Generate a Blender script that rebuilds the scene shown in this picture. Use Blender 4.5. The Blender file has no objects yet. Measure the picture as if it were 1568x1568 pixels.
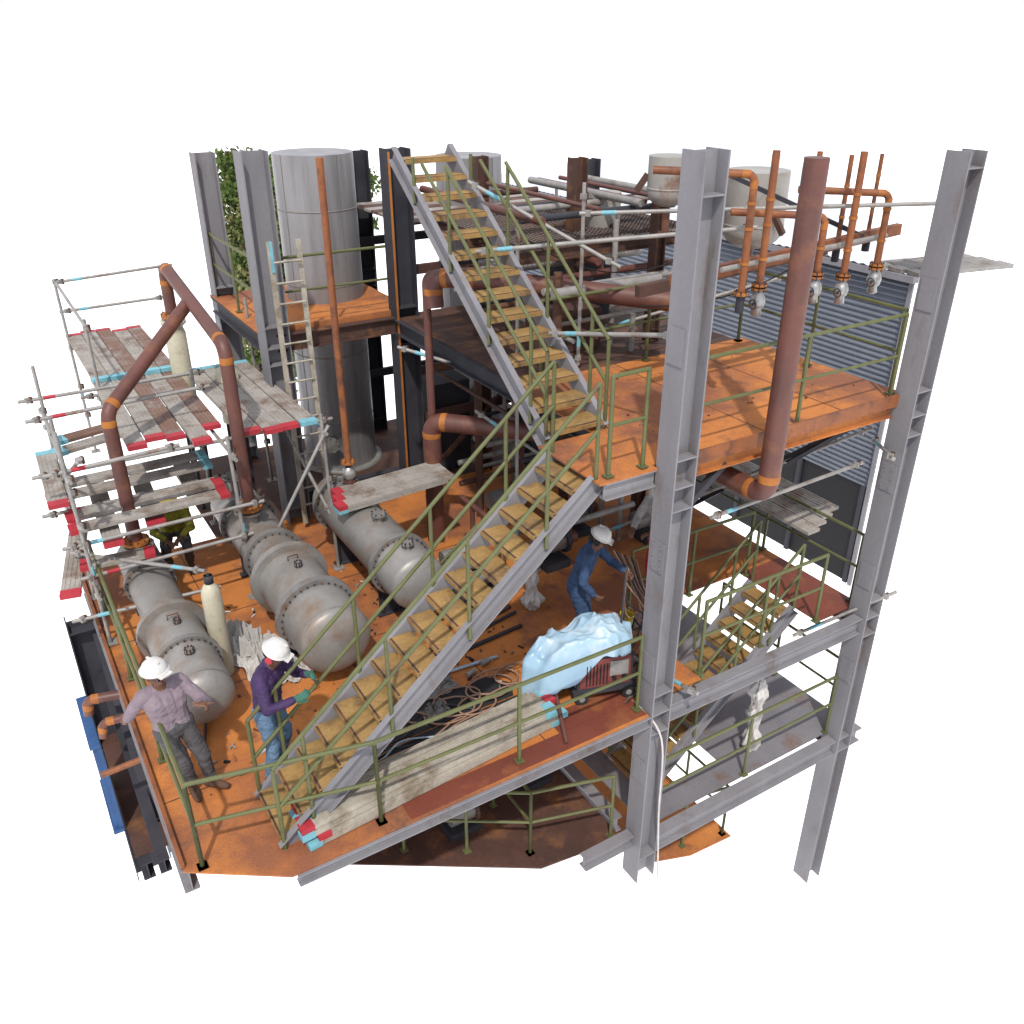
import bpy, math, random
from mathutils import Vector, Matrix, noise
import numpy as np
random.seed(7)
sc=bpy.context.scene
sc.view_settings.view_transform='Standard'; sc.view_settings.look='None'; sc.view_settings.exposure=0
# ---------------------------------------------------------------- camera
cd=bpy.data.cameras.new("camera"); cam=bpy.data.objects.new("camera",cd); sc.collection.objects.link(cam)
cam.location=(0,0,6.6); cam.rotation_euler=(math.radians(62.2),0,math.radians(-31.6))
cd.sensor_width=36; cd.lens=31.06; cd.clip_end=9000; cd.clip_start=.05
sc.camera=cam
# ---------------------------------------------------------------- light
SUN_AZ=math.radians(238); SUN_EL=math.radians(54)
w=bpy.data.worlds.new("World"); sc.world=w; w.use_nodes=True
nt=w.node_tree; nt.nodes.clear()
out=nt.nodes.new('ShaderNodeOutputWorld'); bg=nt.nodes.new('ShaderNodeBackground')
sky=nt.nodes.new('ShaderNodeTexSky'); sky.sky_type='NISHITA'; sky.sun_disc=False
sky.sun_elevation=SUN_EL; sky.sun_rotation=math.radians(90)-SUN_AZ
tc=nt.nodes.new('ShaderNodeTexCoord'); sep=nt.nodes.new('ShaderNodeSeparateXYZ')
mr=nt.nodes.new('ShaderNodeMapRange'); mr.inputs[1].default_value=.12; mr.inputs[2].default_value=.45
mx=nt.nodes.new('ShaderNodeMixRGB'); sc2=nt.nodes.new('ShaderNodeMixRGB'); sc2.blend_type='MULTIPLY'; sc2.inputs[0].default_value=1
sc2.inputs[2].default_value=(.15,.15,.15,1)
ad=nt.nodes.new('ShaderNodeMixRGB'); ad.blend_type='ADD'; ad.inputs[0].default_value=1; ad.inputs[2].default_value=(.84,.79,.73,1)
nt.links.new(tc.outputs['Generated'],sep.inputs[0]); nt.links.new(sep.outputs[2],mr.inputs[0])
nt.links.new(mr.outputs[0],mx.inputs[0]); mx.inputs[1].default_value=(1.0,1.0,1.0,1)
nt.links.new(sky.outputs[0],sc2.inputs[1]); nt.links.new(sc2.outputs[0],ad.inputs[1]); nt.links.new(ad.outputs[0],mx.inputs[2])
nt.links.new(mx.outputs[0],bg.inputs[0]); bg.inputs[1].default_value=1.0
nt.links.new(bg.outputs[0],out.inputs[0])
sd=bpy.data.lights.new("sun",'SUN'); sd.energy=3.8; sd.angle=math.radians(1.5); sd.color=(1,.95,.88)
so=bpy.data.objects.new("sun",sd); sc.collection.objects.link(so)
dv=Vector((math.cos(SUN_EL)*math.cos(SUN_AZ),math.cos(SUN_EL)*math.sin(SUN_AZ),math.sin(SUN_EL)))
so.rotation_euler=dv.to_track_quat('Z','Y').to_euler()
# ---------------------------------------------------------------- materials
MATS={}
def M(name,a,b=None,scale=3,rough=.6,metal=0,bump=.15,stain=None,ss=1.2,thr=(.5,.62),stretch=(1,1,1),fine=25,spec=.3,stain2=None,ss2=.6,thr2=(.48,.6),fc=.06,dk=.80):
    m=bpy.data.materials.new(name); m.use_nodes=True; n=m.node_tree.nodes; l=m.node_tree.links
    a=tuple(x*dk for x in a); b=tuple(x*dk for x in b) if b else tuple(x*.7 for x in a)
    bs=n['Principled BSDF']
    t=n.new('ShaderNodeTexCoord'); mp=n.new('ShaderNodeMapping'); mp.inputs['Scale'].default_value=stretch
    l.new(t.outputs['Object'],mp.inputs[0])
    n1=n.new('ShaderNodeTexNoise'); n1.inputs['Scale'].default_value=scale; n1.inputs['Detail'].default_value=4; n1.inputs['Roughness'].default_value=.6
    l.new(mp.outputs[0],n1.inputs['Vector'])
    r=n.new('ShaderNodeValToRGB'); r.color_ramp.elements[0].position=.3; r.color_ramp.elements[1].position=.7
    r.color_ramp.elements[0].color=(*b,1); r.color_ramp.elements[1].color=(*a,1)
    l.new(n1.outputs[0],r.inputs[0]); col=r.outputs[0]
    k=0
    for st,s_,th in ((stain2,ss2,thr2),(stain,ss,thr)):
        if not st: continue
        k+=1
        n2=n.new('ShaderNodeTexNoise'); n2.inputs['Scale'].default_value=s_; n2.inputs['Detail'].default_value=6; n2.inputs['Roughness'].default_value=.65
        mp2=n.new('ShaderNodeMapping'); mp2.inputs['Location'].default_value=(5.3*k,2.1,7.7*k); mp2.inputs['Scale'].default_value=stretch
        l.new(t.outputs['Object'],mp2.inputs[0]); l.new(mp2.outputs[0],n2.inputs['Vector'])
        r2=n.new('ShaderNodeValToRGB'); r2.color_ramp.elements[0].position=th[0]; r2.color_ramp.elements[1].position=th[1]
        l.new(n2.outputs[0],r2.inputs[0])
        x=n.new('ShaderNodeMixRGB'); x.inputs[2].default_value=(*[q*dk for q in st],1); l.new(r2.outputs[0],x.inputs[0]); l.new(col,x.inputs[1]); col=x.outputs[0]
    n3=n.new('ShaderNodeTexNoise'); n3.inputs['Scale'].default_value=fine; n3.inputs['Detail'].default_value=3
    l.new(t.outputs['Object'],n3.inputs['Vector'])
    r3=n.new('ShaderNodeMapRange'); r3.inputs[1].default_value=.3; r3.inputs[2].default_value=.7; r3.inputs[3].default_value=1-fc; r3.inputs[4].default_value=1+fc
    l.new(n3.outputs[0],r3.inputs[0])
    x=n.new('ShaderNodeMixRGB'); x.blend_type='MULTIPLY'; x.inputs[0].default_value=1; l.new(col,x.inputs[1]); l.new(r3.outputs[0],x.inputs[2]); col=x.outputs[0]
    l.new(col,bs.inputs['Base Color']); bs.inputs['Metallic'].default_value=metal
    r4=n.new('ShaderNodeMapRange'); r4.inputs[3].default_value=max(.05,rough-.12); r4.inputs[4].default_value=min(1,rough+.15)
    l.new(n1.outputs[0],r4.inputs[0]); l.new(r4.outputs[0],bs.inputs['Roughness'])
    bs.inputs['Specular IOR Level'].default_value=spec
    if bump>0:
        bp=n.new('ShaderNodeBump'); bp.inputs['Strength'].default_value=bump; bp.inputs['Distance'].default_value=.01
        l.new(n3.outputs[0],bp.inputs['Height']); l.new(bp.outputs[0],bs.inputs['Normal'])
    MATS[name]=m; return m
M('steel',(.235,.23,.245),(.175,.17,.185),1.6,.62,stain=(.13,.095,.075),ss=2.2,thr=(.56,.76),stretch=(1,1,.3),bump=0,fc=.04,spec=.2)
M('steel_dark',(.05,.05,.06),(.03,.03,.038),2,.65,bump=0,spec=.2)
M('deck',(.54,.20,.05),(.41,.138,.034),1.1,.75,stain=(.15,.068,.044),ss=2.3,thr=(.55,.71),stain2=(.24,.088,.042),ss2=.55,thr2=(.46,.60),bump=.2,fine=50,fc=.14)
M('deckred',(.20,.052,.03),(.13,.036,.024),1.1,.55,stain=(.25,.09,.035),ss=1.7,thr=(.52,.66),bump=.1)
M('deckgrey',(.2,.195,.21),(.15,.145,.16),1.3,.6,stain=(.16,.08,.045),ss=1.4,thr=(.57,.75),bump=.1)
M('brown',(.095,.046,.034),(.055,.03,.024),2,.7,stain=(.18,.08,.036),ss=2.2,thr=(.52,.68),fc=.1)
M('tread',(.36,.225,.08),(.25,.15,.052),3,.75,stain=(.14,.09,.05),ss=3,thr=(.5,.68),bump=.1,fc=.12)
M('rustpipe',(.135,.048,.036),(.085,.033,.027),2.0,.5,stain=(.19,.075,.034),ss=2.4,thr=(.53,.72),spec=.4,bump=0)
M('rustorange',(.42,.155,.03),(.26,.085,.02),4,.6,bump=0)
M('pipeorange',(.28,.098,.033),(.17,.056,.024),3,.55,stain=(.11,.042,.024),ss=3,bump=0)
M('green',(.12,.13,.05),(.09,.098,.038),4,.55,stain=(.09,.065,.035),ss=3,thr=(.58,.7),bump=0)
M('vessel',(.33,.32,.305),(.23,.222,.21),1.8,.45,metal=.3,stain=(.22,.15,.10),ss=1.7,thr=(.5,.72),bump=0,fc=.04)
M('flange',(.25,.245,.235),(.17,.165,.155),3,.5,metal=.25,stain=(.2,.12,.07),ss=3,thr=(.54,.7),bump=0)
M('tower',(.37,.36,.37),(.27,.265,.27),1.1,.42,metal=.5,stain=(.19,.185,.19),ss=1.3,thr=(.48,.76),stretch=(3,3,.25),bump=0,fc=.02)
M('white_tank',(.38,.365,.335),(.28,.265,.24),1.8,.5,metal=.2,stain=(.19,.11,.07),ss=2.2,thr=(.53,.70),bump=0,fc=.03)
M('galv',(.34,.325,.305),(.23,.22,.21),5,.5,metal=.2,stain=(.2,.13,.09),ss=4,thr=(.56,.7),bump=0)
M('plank',(.37,.34,.31),(.26,.24,.215),3,.7,stain=(.17,.12,.09),ss=2.5,thr=(.48,.66),bump=.08,fc=.1)
M('plank_rust',(.22,.135,.10),(.15,.085,.065),4,.7,stain=(.27,.24,.22),ss=2.5,thr=(.5,.66),bump=.08,fc=.1)
M('plank_pale',(.42,.385,.32),(.31,.28,.23),4,.7,stain=(.2,.16,.11),ss=3,thr=(.5,.66),bump=.08,fc=.1)
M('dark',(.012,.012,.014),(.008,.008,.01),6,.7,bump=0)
M('black_rub',(.03,.03,.033),(.018,.018,.02),6,.8)
M('redp',(.44,.035,.05),(.32,.025,.035),6,.55,bump=0); M('cyanp',(.19,.45,.52),(.14,.34,.41),6,.55,bump=0); M('yellowp',(.6,.45,.03),(.5,.36,.03),6,.5,bump=0)
M('bluetarp',(.34,.50,.62),(.25,.41,.54),2,.35,stain=(.48,.58,.66),ss=3,thr=(.5,.72),bump=0,fc=.02,spec=.5)
M('whitetarp',(.56,.54,.52),(.43,.41,.39),5,.8,bump=.05)
M('cream',(.52,.49,.37),(.44,.41,.31),3,.45,stain=(.27,.2,.13),ss=5,thr=(.58,.72),bump=0)
M('chrome',(.5,.49,.47),(.3,.3,.3),9,.3,metal=.6,bump=0)
M('bluebin',(.035,.10,.25),(.025,.07,.19),4,.55,bump=0)
M('siding',(.19,.21,.25),(.15,.165,.2),1,.55,metal=.2,bump=0)
M('roof',(.62,.65,.70),(.54,.57,.62),1,.55,metal=0,bump=0)
M('leaf',(.11,.17,.03),(.06,.10,.02),3,.7,bump=0); M('leaf2',(.22,.22,.08),(.14,.14,.05),3,.7,bump=0); M('bark',(.07,.05,.035))
M('skin',(.17,.082,.05),(.13,.06,.038),8,.55,bump=.03); M('shirt',(.24,.19,.22),(.18,.14,.165),7,.9) 
M('trousers',(.09,.085,.09),(.06,.056,.06),7,.9); M('purple',(.05,.024,.088),(.034,.017,.065),7,.7)
M('jeans',(.13,.21,.32),(.08,.145,.23),9,.9); M('coverall',(.042,.08,.165),(.026,.052,.11),7,.9); M('greyshirt',(.4,.38,.37),(.3,.28,.27),7,.9)
M('boot',(.12,.065,.038),(.07,.04,.027),8,.8); M('glove',(.05,.15,.11),(.03,.10,.075),8,.8)
M('hat',(.64,.63,.61),(.52,.51,.49),5,.4,stain=(.4,.37,.33),ss=9,thr=(.6,.75),bump=0); M('hivis',(.38,.36,.03),(.12,.12,.02),8,.8); M('gloss',(.01,.01,.012),(.01,.01,.01),6,.1,bump=0)
M('hose',(.32,.20,.14),(.26,.145,.10),6,.6,bump=0); M('hose2',(.05,.05,.06),(.03,.03,.03),6,.6,bump=0)
M('white_backdrop',(.96,.96,.96),(.94,.94,.94),.01,.9,bump=0,fine=.05,fc=0,dk=1)
M('lip',(.12,.04,.03),(.1,.03,.025)); M('paleblue',(.38,.47,.55),(.3,.37,.45),6,.6,bump=0); M('redbox',(.2,.05,.042),(.12,.028,.026),6,.55)
# ---------------------------------------------------------------- mesh builder
def basis(d):
    d=Vector(d).normalized(); a=Vector((0,0,1)) if abs(d.z)<.95 else Vector((1,0,0))
    u=a.cross(d).normalized(); v=d.cross(u); return d,u,v
class B:
    def __init__(s,name): s.name=name; s.V=[]; s.F=[]; s.I=[]; s.S=[]; s.m=[]
    def mi(s,m):
        if m not in s.m: s.m.append(m)
        return s.m.index(m)
    def add(s,vs,fs,m,sm=False):
        o=len(s.V); s.V+= [tuple(v) for v in vs]; k=s.mi(m)
        for f in fs: s.F.append([o+i for i in f]); s.I.append(k); s.S.append(sm)
    def obox(s,c,ax,sz,m):
        c=Vector(c); vs=[]
        for i in (-1,1):
            for j in (-1,1):
                for k in (-1,1): vs.append(c+ax[0]*(i*sz[0]/2)+ax[1]*(j*sz[1]/2)+ax[2]*(k*sz[2]/2))
        s.add(vs,[(0,1,3,2),(4,6,7,5),(0,4,5,1),(2,3,7,6),(0,2,6,4),(1,5,7,3)],m)
    def box(s,c,sz,m,rz=0):
        ca,sa=math.cos(rz),math.sin(rz)
        s.obox(c,(Vector((ca,sa,0)),Vector((-sa,ca,0)),Vector((0,0,1))),sz,m)
    def span(s,x0,x1,y0,y1,z0,z1,m): s.box(((x0+x1)/2,(y0+y1)/2,(z0+z1)/2),(x1-x0,y1-y0,z1-z0),m)
    def prism(s,poly,z0,z1,m):
        n=len(poly); vs=[(x,y,z0) for x,y in poly]+[(x,y,z1) for x,y in poly]
        s.add(vs,[tuple(range(n))[::-1],tuple(range(n,2*n))]+[(i,(i+1)%n,n+(i+1)%n,n+i) for i in range(n)],m)
    def bar(s,p,q,w,h,m):
        p=Vector(p);q=Vector(q);d,u,v=basis(q-p); s.obox((p+q)/2,(d,u,v),((q-p).length,w,h),m)
    def ibeam(s,p,q,w,h,m,t=.014,upv=None):
        p=Vector(p);q=Vector(q);d,u,v=basis(q-p)
        if upv is not None: v=Vector(upv); u=v.cross(d).normalized()
        L=(q-p).length;c=(p+q)/2
        s.obox(c+v*(h/2-t/2),(d,u,v),(L,w,t),m); s.obox(c-v*(h/2-t/2),(d,u,v),(L,w,t),m); s.obox(c,(d,u,v),(L,t*.8,h-2*t),m)
    def tube(s,pts,r,m,n=12,cap=True,sm=True):
        pts=[Vector(p) for p in pts]; k=len(pts); rs=r if isinstance(r,(list,tuple)) else [r]*k
        d,u,v=basis(pts[1]-pts[0]); vs=[]
        for i,p in enumerate(pts):
            t=(pts[min(i+1,k-1)]-pts[max(i-1,0)]).normalized()
            u=(u-t*u.dot(t)).normalized(); v=t.cross(u)
            for j in range(n):
                a=2*math.pi*j/n; vs.append(p+(u*math.cos(a)+v*math.sin(a))*rs[i])
        fs=[(i*n+j,i*n+(j+1)%n,(i+1)*n+(j+1)%n,(i+1)*n+j) for i in range(k-1) for j in range(n)]
        s.add(vs,fs,m,sm)
        if cap:
            s.add(vs[:n],[tuple(range(n))[::-1]],m); s.add(vs[-n:],[tuple(range(n))],m)
    def cyl(s,p,q,r,m,n=12,r2=None): s.tube([p,q],[r,r if r2 is None else r2],m,n)
    def lathe(s,o,d,prof,m,n=32,sm=True):
        d,u,v=basis(d); o=Vector(o); vs=[]
        for (a,r) in prof:
            for j in range(n):
                t=2*math.pi*j/n; vs.append(o+d*a+(u*math.cos(t)+v*math.sin(t))*max(r,.0005))
        fs=[(i*n+j,i*n+(j+1)%n,(i+1)*n+(j+1)%n,(i+1)*n+j) for i in range(len(prof)-1) for j in range(n)]
        s.add(vs,fs,m,sm)
    def flange(s,o,d,r,t,m,bolts=16):
        d,u,v=basis(d);o=Vector(o)
        s.tube([o-d*t/2,o+d*t/2],r,m,32)
        for j in range(bolts):
            a=2*math.pi*j/bolts; c=o+(u*math.cos(a)+v*math.sin(a))*(r*.9); s.cyl(c-d*(t/2+.018),c+d*(t/2+.018),.011,'steel_dark' if j%3 else 'brown',6)
    def pipe(s,pts,r,m,bend=None,ring='rustorange',n=16,rings=True):
        pts=[Vector(p) for p in pts]; bend=bend or r*2.6; o=[pts[0]]
        for i in range(1,len(pts)-1):
            a=(pts[i-1]-pts[i]).normalized(); b=(pts[i+1]-pts[i]).normalized(); ang=a.angle(b)
            tl=bend/math.tan(ang/2) if ang<3.1 else 0.01
            tl=min(tl,(pts[i-1]-pts[i]).length*.48,(pts[i+1]-pts[i]).length*.48)
            A=pts[i]+a*tl; C=pts[i]+b*tl
            for k in range(9):
                t=k/8; o.append(A*(1-t)**2+pts[i]*2*t*(1-t)+C*t*t)
            if rings:
                for (q,e) in ((A,a),(C,b)): s.tube([q-e*.05,q-e*.03,q+e*.02,q+e*.035],[r*1.004,r*1.03,r*1.03,r*1.004],ring,n)
        o.append(pts[-1]); s.tube(o,r,m,n)
    def done(s,parent=None):
        me=bpy.data.meshes.new(s.name); me.from_pydata(s.V,[],s.F)
        for m in s.m: me.materials.append(MATS[m])
        me.polygons.foreach_set('material_index',s.I); me.polygons.foreach_set('use_smooth',s.S); me.update()
        ob=bpy.data.objects.new(s.name,me); sc.collection.objects.link(ob)
        if parent: ob.parent=parent
        return ob
def spline(pts,k=8):
    pts=[Vector(p) for p in pts]; P=[pts[0]]+pts+[pts[-1]]; o=[]
    for i in range(1,len(P)-2):
        for j in range(k):
            t=j/k; a,b,c,d=P[i-1],P[i],P[i+1],P[i+2]
            o.append(.5*((2*b)+(c-a)*t+(2*a-5*b+4*c-d)*t*t+(3*b-a-3*c+d)*t**3))
    o.append(pts[-1]); return o
# ---------------------------------------------------------------- white backdrop sheet, added far below so cast shadows don't show on it
b=B('white_backdrop'); b.add([(-4000,-4000,-140),(4000,-4000,-140),(4000,4000,-140),(-4000,4000,-140)],[(0,1,2,3)],'white_backdrop'); b.done()
# ---------------------------------------------------------------- frame
X1,X2,YF=5.47,9.05,5.83
b=B('steel_frame_building')
def col(x,y,z0,z1,s=.27,m='steel'):
    b.ibeam((x,y,z0),(x,y,z1),s,s,m,.018,upv=(1,0,0))
    for z in (-2.3,-.3,0.25,2.55,3.1,-.02,2.8,5.5):
        if z0<z<z1: b.box((x,y,z),(s-.03,s-.004,.016),m)
col(X1,YF,-2.70,5.85,.28); col(X2,YF,-4.98,5.66,.28)
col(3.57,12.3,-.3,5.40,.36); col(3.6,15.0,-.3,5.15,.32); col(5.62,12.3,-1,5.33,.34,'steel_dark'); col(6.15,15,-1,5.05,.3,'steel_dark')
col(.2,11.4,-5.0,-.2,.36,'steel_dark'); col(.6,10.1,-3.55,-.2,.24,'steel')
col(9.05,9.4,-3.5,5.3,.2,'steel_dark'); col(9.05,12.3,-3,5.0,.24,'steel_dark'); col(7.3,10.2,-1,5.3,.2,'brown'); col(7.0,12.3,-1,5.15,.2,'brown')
col(8.0,9.3,-.1,5.3,.16,'brown')
b.bar((5.44,12.12,.2),(5.44,12.12,5.3),.012,.03,'rustorange')
b.ibeam((1.25,5.74,-.085),(X1-.15,5.74,-.085),.1,.13,'steel')
b.ibeam((X1+.15,5.80,-.13),(X2-.15,5.80,-.13),.14,.24,'steel')
b.ibeam((.42,6.3,-.16),(.42,12.2,-.16),.14,.28,'steel')
for x in (2.2,3.9): b.ibeam((x,5.8,-.14),(x,12,-.14),.1,.2,'steel_dark')
for y in (7.4,9,10.6,12.2): b.ibeam((.5,y,-.15),(X1,y,-.15),.1,.2,'steel_dark')
b.ibeam((X1,6,-.15),(X1,12.2,-.15),.16,.26,'steel'); b.ibeam((X2,6,-.15),(X2,12.2,-.15),.16,.26,'steel')
b.ibeam((4.7,5.98,2.84),(X1-.15,5.98,2.84),.1,.18,'steel'); b.ibeam((X1+.15,5.98,2.83),(X2-.1,5.98,2.83),.1,.2,'deck')
b.ibeam((4.72,6.05,2.84),(4.72,7.0,2.84),.08,.16,'steel')
for x in (6.4,7.3,8.2): b.ibeam((x,6.05,2.83),(x,12.2,2.83),.1,.18,'brown')
b.ibeam((X1,6,2.82),(X1,12.2,2.82),.14,.22,'steel_dark'); b.ibeam((X2,6,2.82),(X2,12.2,2.82),.14,.22,'steel')
b.ibeam((X1,8.7,2.82),(X2,8.7,2.82),.14,.22,'brown'); b.ibeam((3.6,12.3,2.82),(X2,12.3,2.82),.14,.24,'brown')
b.ibeam((3.45,12.5,2.82),(3.45,15,2.82),.14,.24,'steel_dark'); b.ibeam((3.6,12.5,.2),(5.6,12.5,.2),.14,.24,'steel_dark')
b.ibeam((4.6,5.86,-2.05),(X1-.15,5.86,-2.05),.14,.18,'steel'); b.ibeam((X1+.15,5.8,-2.22),(X2+.4,5.8,-2.22),.16,.24,'steel')
b.ibeam((X1,6.3,-2.33),(X1,11,-2.33),.16,.24,'steel'); b.ibeam((X2,6,-2.25),(X2,11,-2.25),.16,.24,'steel')
b.ibeam((.15,8.75,-2.35),(.15,12,-2.35),.14,.26,'steel_dark'); b.ibeam((.35,8.4,-1.3),(.35,11.2,-.4),.1,.1,'steel_dark'); b.ibeam((.3,7.6,-1.2),(.3,11.6,-1.2),.12,.18,'steel_dark')
b.bar((6.3,7.05,4.42),(9.9,7.05,4.62),.08,.13,'pipeorange'); b.bar((6.3,7.6,4.2),(9.3,7.6,4.35),.08,.13,'brown')
b.bar((5.6,6.0,2.2),(6.3,6.0,2.75),.07,.07,'steel_dark'); b.bar((9.2,7.0,4.6),(7.9,8.4,5.35),.05,.05,'steel_dark')
b.bar((8.9,5.95,2.9),(8.0,6.6,2.1),.05,.05,'steel_dark')
b.bar((9.05,9.2,.1),(9.05,6.2,2.7),.06,.06,'steel_dark'); b.bar((5.7,12.2,0.1),(8.9,12.2,2.7),.06,.06,'brown')
for z in (2.0,-.9,.6,4.2):
    b.box((X1-.147,YF,z),(.012,.2,.35),'steel'); b.box((X2-.147,YF,z),(.012,.2,.35),'steel')
for z in (2.0,-.9):
    for dy in (-.06,.06):
        for dz in (-.12,0,.12):
            for X in (X1,X2): b.cyl((X-.152,YF+dy,z+dz),(X-.168,YF+dy,z+dz),.011,'steel',6)
b.done()
# ---------------------------------------------------------------- decks
b=B('steel_deck')
b.prism([(.38,6.28),(1.2,5.72),(X1-.16,5.72),(X1-.16,7.4),(.38,7.4)],-.02,0,'deck'); b.span(.38,X1-.16,7.403,12.3,-.02,0,'deck'); b.span(X1-.157,X1+.157,6.02,12.3,-.02,0,'deck')
b.span(2.4,X1-.17,5.75,6.0,.001,.004,'deckred'); b.span(4.3,X1-.17,6.003,6.3,.001,.0045,'deckred')
b.span(X1+.16,6.25,5.9,7.4,-.02,0,'deck'); b.span(8.35,X2+.1,6.0,7.4,-.02,0,'deckred'); b.span(X1+.16,X2+.1,7.403,12.3,-.02,0,'deck')
b.span(2.3,X2,12.303,15.3,-.02,0,'brown')
for x in (1.7,2.9,4.1): b.span(x,x+.012,5.95,12.2,.0005,.002,'brown')
for y in (7.2,8.7,10.2): b.span(.42,5.3,y,y+.012,.0025,.004,'brown')
b.prism([(.36,6.31),(.40,6.31),(.40,12.3),(.36,12.3)],.002,.07,'pipeorange')
b.done()
b=B('mezzanine_platform')
b.span(4.62,X1-.15,5.93,7.0,2.93,2.95,'deck'); b.span(X1-.147,X1+.147,6.02,8.7,2.93,2.95,'deck'); b.span(X1+.15,X2+.15,5.93,8.7,2.93,2.95,'deck')
b.span(X1,X2,8.703,12.2,2.93,2.945,'brown'); b.span(3.4,5.9,12.45,15.1,2.93,2.95,'deck'); b.span(3.4,5.9,12.4,12.447,2.85,3.02,'deck')
b.span(X1+.15,X2+.15,5.90,5.927,2.88,3.03,'pipeorange')
b.span(6.9,6.912,5.95,8.7,2.951,2.953,'brown'); b.span(8.1,8.112,5.95,8.7,2.951,2.953,'brown')
b.done()
b=B('lower_deck')
b.prism([(1.2,8.1),(4.2,6.15),(X1-.16,6.0),(X1-.16,11.5),(1.2,11.5)],-2.2,-2.18,'brown'); b.span(3.2,4.9,7.4,9.6,-2.179,-2.172,'deck')
b.span(.05,1.19,8.9,11.9,-2.22,-2.2,'brown')
b.span(X1+.16,5.95,5.92,7.4,-2.1,-2.08,'deckgrey'); b.span(7.2,X2+.3,5.92,7.4,-2.1,-2.08,'deckgrey'); b.span(X1+.16,X2+.3,7.4,10,-2.1,-2.08,'deckgrey')
b.span(5.95,7.2,5.92,6.3,-2.1,-2.08,'deckgrey')
b.prism([(6.7,7.0),(7.4,6.75),(8.2,6.7),(8.2,9.6),(6.0,9.6)],-4.5,-4.48,'deck')
b.done()
b=B('lower_pipework'); R=random.Random(21)
for i in range(16):
    y=R.uniform(7.6,9.5); z=R.choice([-1.9,-1.6,-1.2,-.6]); x0=R.uniform(2.2,3.2); b.cyl((x0,y,z),(x0+R.uniform(1,2.2),y+R.uniform(-.1,.2),z),R.choice([.02,.03,.05]),R.choice(['rustpipe','brown','galv','steel_dark','green']),10)
for i in range(9):
    x=R.uniform(2.4,5.0); y=R.uniform(7.6,9.2); b.cyl((x,y,-2.18),(x,y,R.uniform(-1.5,-.3)),R.choice([.025,.04]),R.choice(['rustpipe','brown','green']),10)
for (x,y) in ((2.9,7.9),(3.7,7.2),(4.9,7.4)):
    b.span(x-.25,x+.2,y-.15,y+.15,-2.18,-2.08,'steel_dark'); b.cyl((x-.2,y,-1.92),(x+.15,y,-1.92),.12,'flange',16); b.flange((x+.15,y,-1.92),(1,0,0),.16,.04,'brown',8)
for i in range(60):
    x=R.uniform(2.6,5.2); y=R.uniform(7.4,8.5); s=R.uniform(.02,.06); b.box((x,y,-2.16),(s*2,s,s),R.choice(['galv','brown','dark','whitetarp']),R.uniform(0,3))
b.done()
# ---------------------------------------------------------------- railings
def railing(pts,spacing=1.4,h=1.0,name='guard_rail',r=.022):
    b=B(name); pts=[Vector(p) for p in pts]
    for a,c in zip(pts[:-1],pts[1:]):
        k=max(1,round((c-a).length/spacing))
        for i in range(k+1):
            p=a.lerp(c,i/k); b.cyl(p,p+Vector((0,0,h)),r,'green',8); b.box(p+Vector((0,0,.008)),(.09,.09,.012),'green')
        for hh in (h,h*.52): b.cyl(a+Vector((0,0,hh)),c+Vector((0,0,hh)),r if hh==h else r*.85,'green',8)
    for p in pts: b.lathe(p+Vector((0,0,h-.022)),(0,0,1),[(0,r),(.02,r*1.1),(.036,r*.8),(.045,0)],'green',8)
    return b.done()
railing([(.52,11.0,.01),(.54,6.24,.01),(2.14,5.87,.01),(5.25,5.86,.01)],1.62)
railing([(4.78,6.02,2.96),(5.2,6.02,2.96)],1.0)
railing([(5.75,5.98,2.96),(8.85,5.98,2.96)],1.5)
railing([(5.7,8.6,2.96),(9.0,8.6,2.96),(9.0,6.1,2.96)],1.5)
railing([(3.5,15,2.96),(3.5,12.5,2.96),(5.7,12.5,2.96)],1.2)
railing([(6.3,6.0,.01),(8.3,6.0,.01)],1.3)
railing([(8.35,7.3,.01),(6.3,7.35,.01)],1.1)
railing([(9.1,6.1,.01),(9.1,9.3,.01)],1.5)
railing([(5.7,5.92,-2.07),(8.9,5.92,-2.07)],1.5); railing([(9.25,6.0,-2.07),(9.25,8.5,-2.07)],1.4)
railing([(2.9,7.25,-2.17),(4.2,6.4,-2.17),(5.2,6.1,-2.17)],1.0)
railing([(3.0,8.2,-2.17),(5.2,8.2,-2.17)],1.1); railing([(4.2,6.4,-2.17),(4.2,8.2,-2.17)],.9)
railing([(6.7,7.1,-4.47),(8.1,6.8,-4.47),(8.1,9.5,-4.47)],.9)
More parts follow.
